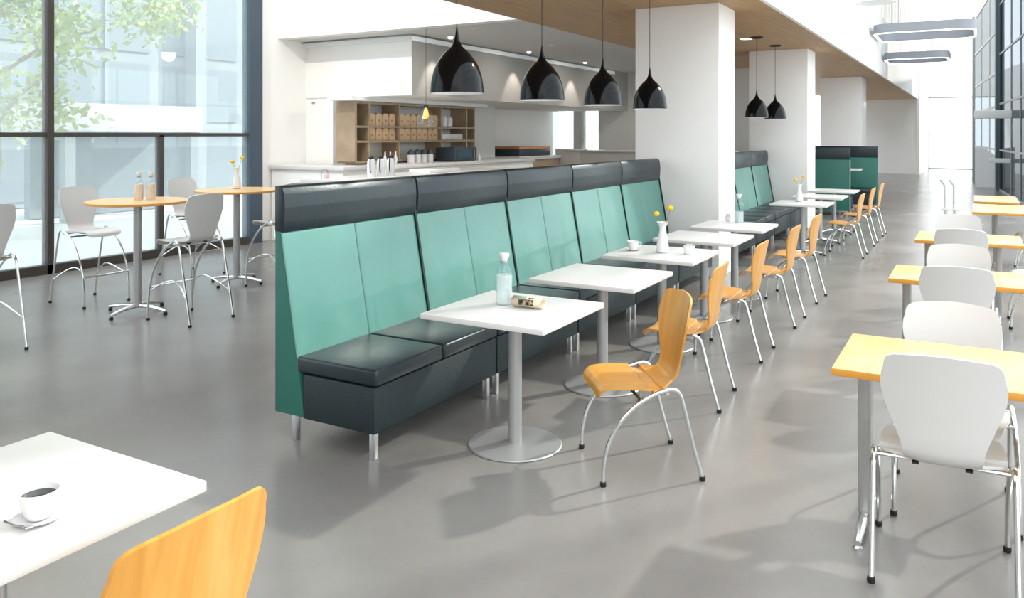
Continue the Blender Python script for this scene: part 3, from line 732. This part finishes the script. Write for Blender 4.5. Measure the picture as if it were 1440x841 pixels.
# bags
def make_bag():
    t = thing('paper_bag', '', 'bag')
    obj('bag_body', prism([(-.078, 0), (.078, 0), (.078, .17), (.062, .2), (.02, .215), (-.02, .215), (-.062, .2), (-.078, .17)], -.12, .12, 'x', .004), M['kraft'], t)
    obj('label', bx(.1203, .1215, -.03, .03, .075, .105), M['kraftlab'], t)
    return t
bag = make_bag(); ORD = ['first', 'second', 'third', 'fourth', 'fifth', 'sixth', 'seventh']; first = True
for z, rown in ((1.835, 'upper'), (1.59, 'lower')):
    for ys, cub in (([10.48, 10.66, 10.83, 11.01], 'narrow left'), ([11.28, 11.45, 11.62, 11.79, 11.96, 12.13, 12.29], 'wide middle')):
        for i, y in enumerate(ys):
            o = bag if first else dup(bag, (0, 0, 0)); first = False
            o.location = (-8.83, y, z); o.rotation_euler = (0, 0, random.uniform(-.04, .04))
            o['label'] = '%s brown paper bag from the left in the %s cubby, %s shelf' % (ORD[i], cub, rown); o['group'] = 'kraft paper bags on the oak shelves'
    
for k, (y, hh) in enumerate(((12.55, .2), (12.72, .22), (12.9, .2))):
    o = obj('white_jar', lathe([(0, 0), (.06, 0), (.075, .02), (.078, hh*.7), (.06, hh*.92), (.03, hh), (0, hh)], 24), M['ceramic'], None, (-8.83, y, 1.836))
    tag(o, '%s white jar from the left on the upper right shelf' % ORD[k], 'jar', 'white jars on the shelf')
o = obj('white_tray', bx(-.12, .12, -.36, .36, 0, .11, .01), M['ceramic'], None, (-8.82, 12.84, 1.591)); tag(o, 'long white tray on the middle shelf, above the dark oven', 'tray')
o = obj('white_mug', lathe([(0, 0), (.05, 0), (.055, .13), (.05, .13), (.045, .01), (0, .01)], 20), M['ceramic'], None, (-8.8, 13.4, 1.591)); tag(o, 'white mug in the narrow right-hand cubby', 'mug')
# back counter below the shelves
t = thing('back_counter', 'white counter running below the oak shelf unit', 'counter')
obj('worktop', bx(-9.04, -8.0, 10.22, 14.9, 1.14, 1.2, .006), M['laminate'], t); obj('cabinet', bx(-9.04, -8.05, 10.24, 14.88, 0, 1.14), M['wall'], t)
t = thing('side_counter', 'white worktop at the left beside the corner wall', 'counter')
obj('worktop', bx(-9.76, -8.2, 9.2, 9.95, 1.14, 1.2, .006), M['laminate'], t); obj('cabinet', bx(-9.76, -8.25, 9.25, 9.95, 0, 1.14), M['wall'], t)
t = thing('front_counter', 'white service counter just behind the banquette, with thermos flasks', 'counter')
obj('worktop', bx(-7.9, -7.0, 8.0, 12.6, 1.03, 1.09, .006), M['laminate'], t); obj('cabinet', bx(-7.85, -7.05, 8.05, 12.55, 0, 1.03), M['wall'], t)
for k, y in enumerate((8.82, 9.03, 9.25)):
    if k == 0:
        t = th0 = thing('thermos_flask', '', 'thermos')
        obj('flask_body', lathe([(0, 0), (.058, 0), (.06, .01), (.06, .2), (.048, .24), (.03, .26), (0, .26)], 24), M['ceramic'], t)
        obj('lid', lathe([(0, .255), (.034, .255), (.036, .275), (.022, .29), (.008, .30), (0, .30)], 20), M['rubber'], t)
        obj('handle', tube(catmull([(0, -.05, .25), (0, -.085, .25), (0, -.10, .2), (0, -.09, .11), (0, -.058, .06)], 5), .008, 8), M['rubber'], t)
        obj('spout', tube([(0, .02, .27), (0, .05, .285)], .008, 8), M['rubber'], t)
        t.location = (-7.35, y, 1.09)
        t.rotation_euler = (0, 0, .5)
    else: t = dup(th0, (-7.35, y, 1.09), .5)
    tag(t, ['left', 'middle', 'right'][k]+' one of three white thermos flasks with black handles', 'thermos', 'thermos flasks on the front counter')
for k, y in enumerate((11.2, 11.38, 11.56, 11.75)):
    t = thing('canister', '%s white canister with dark lid from the left, below the shelves' % ORD[k], 'canister', (-8.45, y, 1.2), 0, 'canisters on the back counter')
    if k == 0:
        cb = obj('canister_body', lathe([(0, 0), (.06, 0), (.064, .01), (.064, .14), (0, .14)], 22), M['ceramic'], t)
        cl = obj('lid', lathe([(.0, .14), (.066, .14), (.066, .165), (.05, .2), (.03, .225), (0, .23)], 22), M['navy'], t)
    else:
        for q in (cb, cl): d = q.copy(); C.objects.link(d); d.parent = t
t = thing('countertop_oven', 'dark slate countertop oven at the right end of the shelves', 'oven', (-8.3, 12.38, 1.2))
obj('oven_body', bx(-.22, .22, -.36, .36, 0.01, .26, .015), M['navy'], t); obj('oven_window', bx(.221, .226, -.30, .18, .05, .22), M['navyglass'], t)
obj('handle', tube([(.235, .24, .04), (.24, .24, .13), (.235, .24, .23)], .008, 8), M['steelrail'], t)
for k in range(4): obj('foot', lathe([(0, 0), (.015, 0), (.015, .012), (0, .012)], 10, None, ((-.18, .18)[k % 2], (-.3, .3)[k//2], 0)), M['rubber'], t)
o = obj('small_white_bottle', lathe([(0, 0), (.035, 0), (.035, .08), (.015, .12), (.014, .16), (0, .16)], 16), M['ceramic'], None, (-8.2, 13.0, 1.2)); tag(o, 'small white bottle right of the dark oven', 'bottle')
for k in range(3):
    o = obj('white_bottle', lathe([(0, 0), (.03, 0), (.032, .09), (.012, .15), (.012, .2), (0, .2)], 16), M['ceramic'], None, (-8.5, 10.55+k*.14, 1.2)); tag(o, '%s slim white bottle from the left behind the thermos flasks' % ORD[k], 'bottle', 'slim white bottles on the back counter')
o = obj('slab_tray', bx(-.2, .2, -.42, .42, 0, .06, .008), M['ceramic'], None, (-7.45, 10.5, 1.09)); tag(o, 'thick white tray right of the thermos flasks', 'tray')
t = thing('napkin_holder', 'small wire holder with pink napkins on the left worktop', 'napkin holder', (-8.1, 8.62, 1.09)) 
t.location = (-7.6, 8.15, 1.09)
obj('wire_frame', tube(catmull([(0, -.06, 0), (0, -.06, .1), (0, 0, .13), (0, .06, .1), (0, .06, 0)], 5), .006, 6), M['steelrail'], t); obj('napkins', bx(-.02, .02, .0, .07, .0, .06, .006), M['pink'], t)
# corner kiosk with tray of boxes
t = thing('display_counter', 'white-topped counter with oak front behind the banquette', 'counter')
obj('worktop', bx(-9.75, -8.68, 15.45, 17.5, 1.13, 1.20, .004), M['laminate'], t); obj('oak_cabinet', bx(-9.7, -8.73, 15.5, 17.45, 0, 1.13), M['oak'], t)
t = thing('wooden_lid_box', 'dark box with cedar lid on the oak-fronted counter', 'box', (0, 0, 0))
obj('box_body', prism([(-9.62, 15.6), (-8.78, 15.6), (-8.78, 17.1), (-9.62, 17.1)], 1.2, 1.36, 'z', .01), M['navy'], t); obj('lid', bx(-9.62, -8.77, 15.59, 17.11, 1.36, 1.42, .008), M['copperwood'], t)
t = thing('service_counter', 'long white service counter further back beside the pillar', 'counter')
obj('cabinet', bx(-8.55, -4.6, 17.55, 18.2, 0, 1.28), M['laminate'], t); obj('worktop', bx(-8.6, -4.6, 17.5, 18.25, 1.28, 1.32, .004), M['laminate'], t)
obj('raised_box', bx(-8.85, -8.2, 17.52, 18.0, .9, 1.34, .004), M['softgrey'], t)
# lid seen between the pillars
t = thing('coffee_station', 'white-topped dark station behind the banquette between the two pillars', 'counter', (0, 0, 0))
obj('cabinet', bx(-4.9, -4.15, 14.5, 15.1, 0, 1.42), M['navy'], t); obj('worktop', bx(-4.95, -4.1, 14.45, 15.15, 1.42, 1.50, .004), M['ledge'], t)

# small recessed spots above the grey bulkhead side
for k, y in enumerate((10.6, 13.2, 15.7)):
    t = thing('ceiling_spot', ['nearest', 'middle', 'farthest'][k]+' small white spotlight above the grey bulkhead', 'spotlight', (-7.22, y, CZ-.001), 0, 'spotlights by the bulkhead')
    obj('spot_ring', lathe([(0, -.03), (.03, -.03), (.04, -.02), (.045, 0), (0, 0)], 20), M['diffuser'], t)
    ld = bpy.data.lights.new('spot_light', 'SPOT'); ld.energy = 45; ld.spot_size = math.radians(62); ld.spot_blend = .5; ld.color = (1, .9, .78); ld.shadow_soft_size = .03
    lo = bpy.data.objects.new('spot_beam', ld); C.objects.link(lo); lo.parent = t; lo.location = (0, 0, -.05); lo.rotation_euler = (0, math.radians(16), 0)
for k, (x, y) in enumerate(((-2.95, 12.6),)):
    o = obj('recessed_light', lathe([(0, -.004), (.1, -.004), (.11, 0), (0, 0)], 28), M['diffuser'], None, (-3.2, 13.2, CZ-.0005)); tag(o, 'small round recessed light in the oak ceiling by the pair of pendants', 'ceiling light')
for k, (x, y) in enumerate(((-6.35, 9.9), (-6.35, 12.4), (-6.35, 15.0), (-6.35, 17.2))):  # fill lights added to brighten the coffee corner, not known fixtures
    t = thing('fill_light', '%s added fill light from the window side in the coffee corner ceiling' % ORD[k], 'fill_light', (x, y, CZ-.001), 0, 'added fill lights over the coffee counters')
    obj('trim_ring', lathe([(.03, -.002), (.05, -.006), (.055, 0), (.03, 0)], 20), M['ledge'], t)
    ld = bpy.data.lights.new('fill_light', 'SPOT'); ld.energy = 60; ld.spot_size = math.radians(150); ld.spot_blend = .8; ld.color = (1, .95, .88); ld.shadow_soft_size = .12
    lo = bpy.data.objects.new('fill_light_beam', ld); C.objects.link(lo); lo.parent = t; lo.location = (0, 0, -.05); lo.rotation_euler = (0, math.radians(28), 0)
# unseen fill spots added high in the lounge to brighten the white corner
for x, y in ((-8.3, 5.2), (-6.2, 5.2)):
    ld = bpy.data.lights.new('corner_fill', 'SPOT'); ld.energy = 260; ld.shadow_soft_size = .08; ld.spot_size = math.radians(75); ld.spot_blend = .9; ld.color = (1, .96, .9)
    lo = bpy.data.objects.new('corner_fill', ld); C.objects.link(lo); lo.location = (x, y, 5.6)
    lo.rotation_euler = (Vector((-8.2, 10, 1.8))-Vector((x, y, 5.6))).to_track_quat('-Z', 'Y').to_euler()
# small wall device
o = obj('wall_switch', bx(-.03, .03, -.012, 0, -.015, .015, .003), M['steelrail'], None, (-9.62, 10.05, 2.22)); tag(o, 'tiny grey device high on the white corner wall', 'sensor')

# ------------------------------------------------------------------ outside
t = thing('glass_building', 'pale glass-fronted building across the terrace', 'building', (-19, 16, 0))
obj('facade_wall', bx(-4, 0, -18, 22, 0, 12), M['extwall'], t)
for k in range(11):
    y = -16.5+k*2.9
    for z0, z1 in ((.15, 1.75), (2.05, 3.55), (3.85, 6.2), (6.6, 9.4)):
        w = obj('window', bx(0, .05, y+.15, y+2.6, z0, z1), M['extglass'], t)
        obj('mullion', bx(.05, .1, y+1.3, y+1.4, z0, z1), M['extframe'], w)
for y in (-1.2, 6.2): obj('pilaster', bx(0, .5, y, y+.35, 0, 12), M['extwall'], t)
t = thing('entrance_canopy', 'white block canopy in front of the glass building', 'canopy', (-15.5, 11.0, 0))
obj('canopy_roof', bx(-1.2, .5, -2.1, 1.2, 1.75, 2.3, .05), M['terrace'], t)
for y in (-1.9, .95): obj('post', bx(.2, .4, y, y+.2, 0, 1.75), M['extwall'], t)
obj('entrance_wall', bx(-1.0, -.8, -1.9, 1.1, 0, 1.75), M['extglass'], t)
def tree(x, y, rx, z0, z1, n, label):
    t = thing('garden_tree', label, 'tree', (x, y, 0))
    bm = tube(catmull([(0, 0, 0), (.1, .05, 1.4), (-.05, .1, 2.6), (.1, 0, 4.2)], 5), [.16-.006*i for i in range(16)], 10)
    for k in range(9):
        a = k*2.4; z = 1.6+k*.3
        tube(catmull([(0, 0, z), (math.cos(a)*.8, math.sin(a)*.8, z+.6), (math.cos(a)*1.7, math.sin(a)*1.7, z+1.0)], 4), [.05-.004*i for i in range(9)], 6, bm)
    obj('trunk', bm, M['bark'], t)
    bm = bmesh.new(); rnd = random.Random(3)
    cl = [Vector((rnd.gauss(0, rx*.5), rnd.gauss(0, rx*.5), z0+(z1-z0)*rnd.random())) for _ in range(46)]
    for _ in range(n):
        c = rnd.choice(cl); p = c+Vector((rnd.gauss(0, .3), rnd.gauss(0, .3), rnd.gauss(0, .24)))
        s = rnd.uniform(.05, .1); q = Matrix.Rotation(rnd.uniform(0, 6.3), 3, Vector((rnd.gauss(0, 1), rnd.gauss(0, 1), rnd.gauss(0, 1))).normalized())
        vs = [bm.verts.new(p+q @ Vector(v)*s) for v in ((-1, 0, 0), (-.2, .55, .1), (1, 0, 0), (-.2, -.55, .1))]
        bm.faces.new(vs)
    obj('foliage', bm, M['leaf'], t)
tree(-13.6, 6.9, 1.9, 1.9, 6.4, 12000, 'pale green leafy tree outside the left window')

# ------------------------------------------------------------------ light
w = bpy.data.worlds.new('sky'); bpy.context.scene.world = w; w.use_nodes = True
bg = w.node_tree.nodes['Background']; bg.inputs['Color'].default_value = (.92, .96, 1.0, 1); bg.inputs['Strength'].default_value = 2.6
sl = bpy.data.lights.new('sun', 'SUN'); sl.energy = 3.4; sl.color = (1, .95, .87); sl.angle = math.radians(1.6)
so = bpy.data.objects.new('sun', sl); C.objects.link(so)
el = math.radians(33); hd = Vector((-.53, -.85, 0)).normalized()
d = Vector((hd.x*math.cos(el), hd.y*math.cos(el), -math.sin(el)))
so.rotation_euler = d.to_track_quat('-Z', 'Y').to_euler(); so.location = (10, 20, 15)

vs = bpy.context.scene.view_settings
vs.view_transform = 'Standard'; vs.look = 'None'; vs.gamma = 1; vs.use_curve_mapping = False; vs.exposure = .22
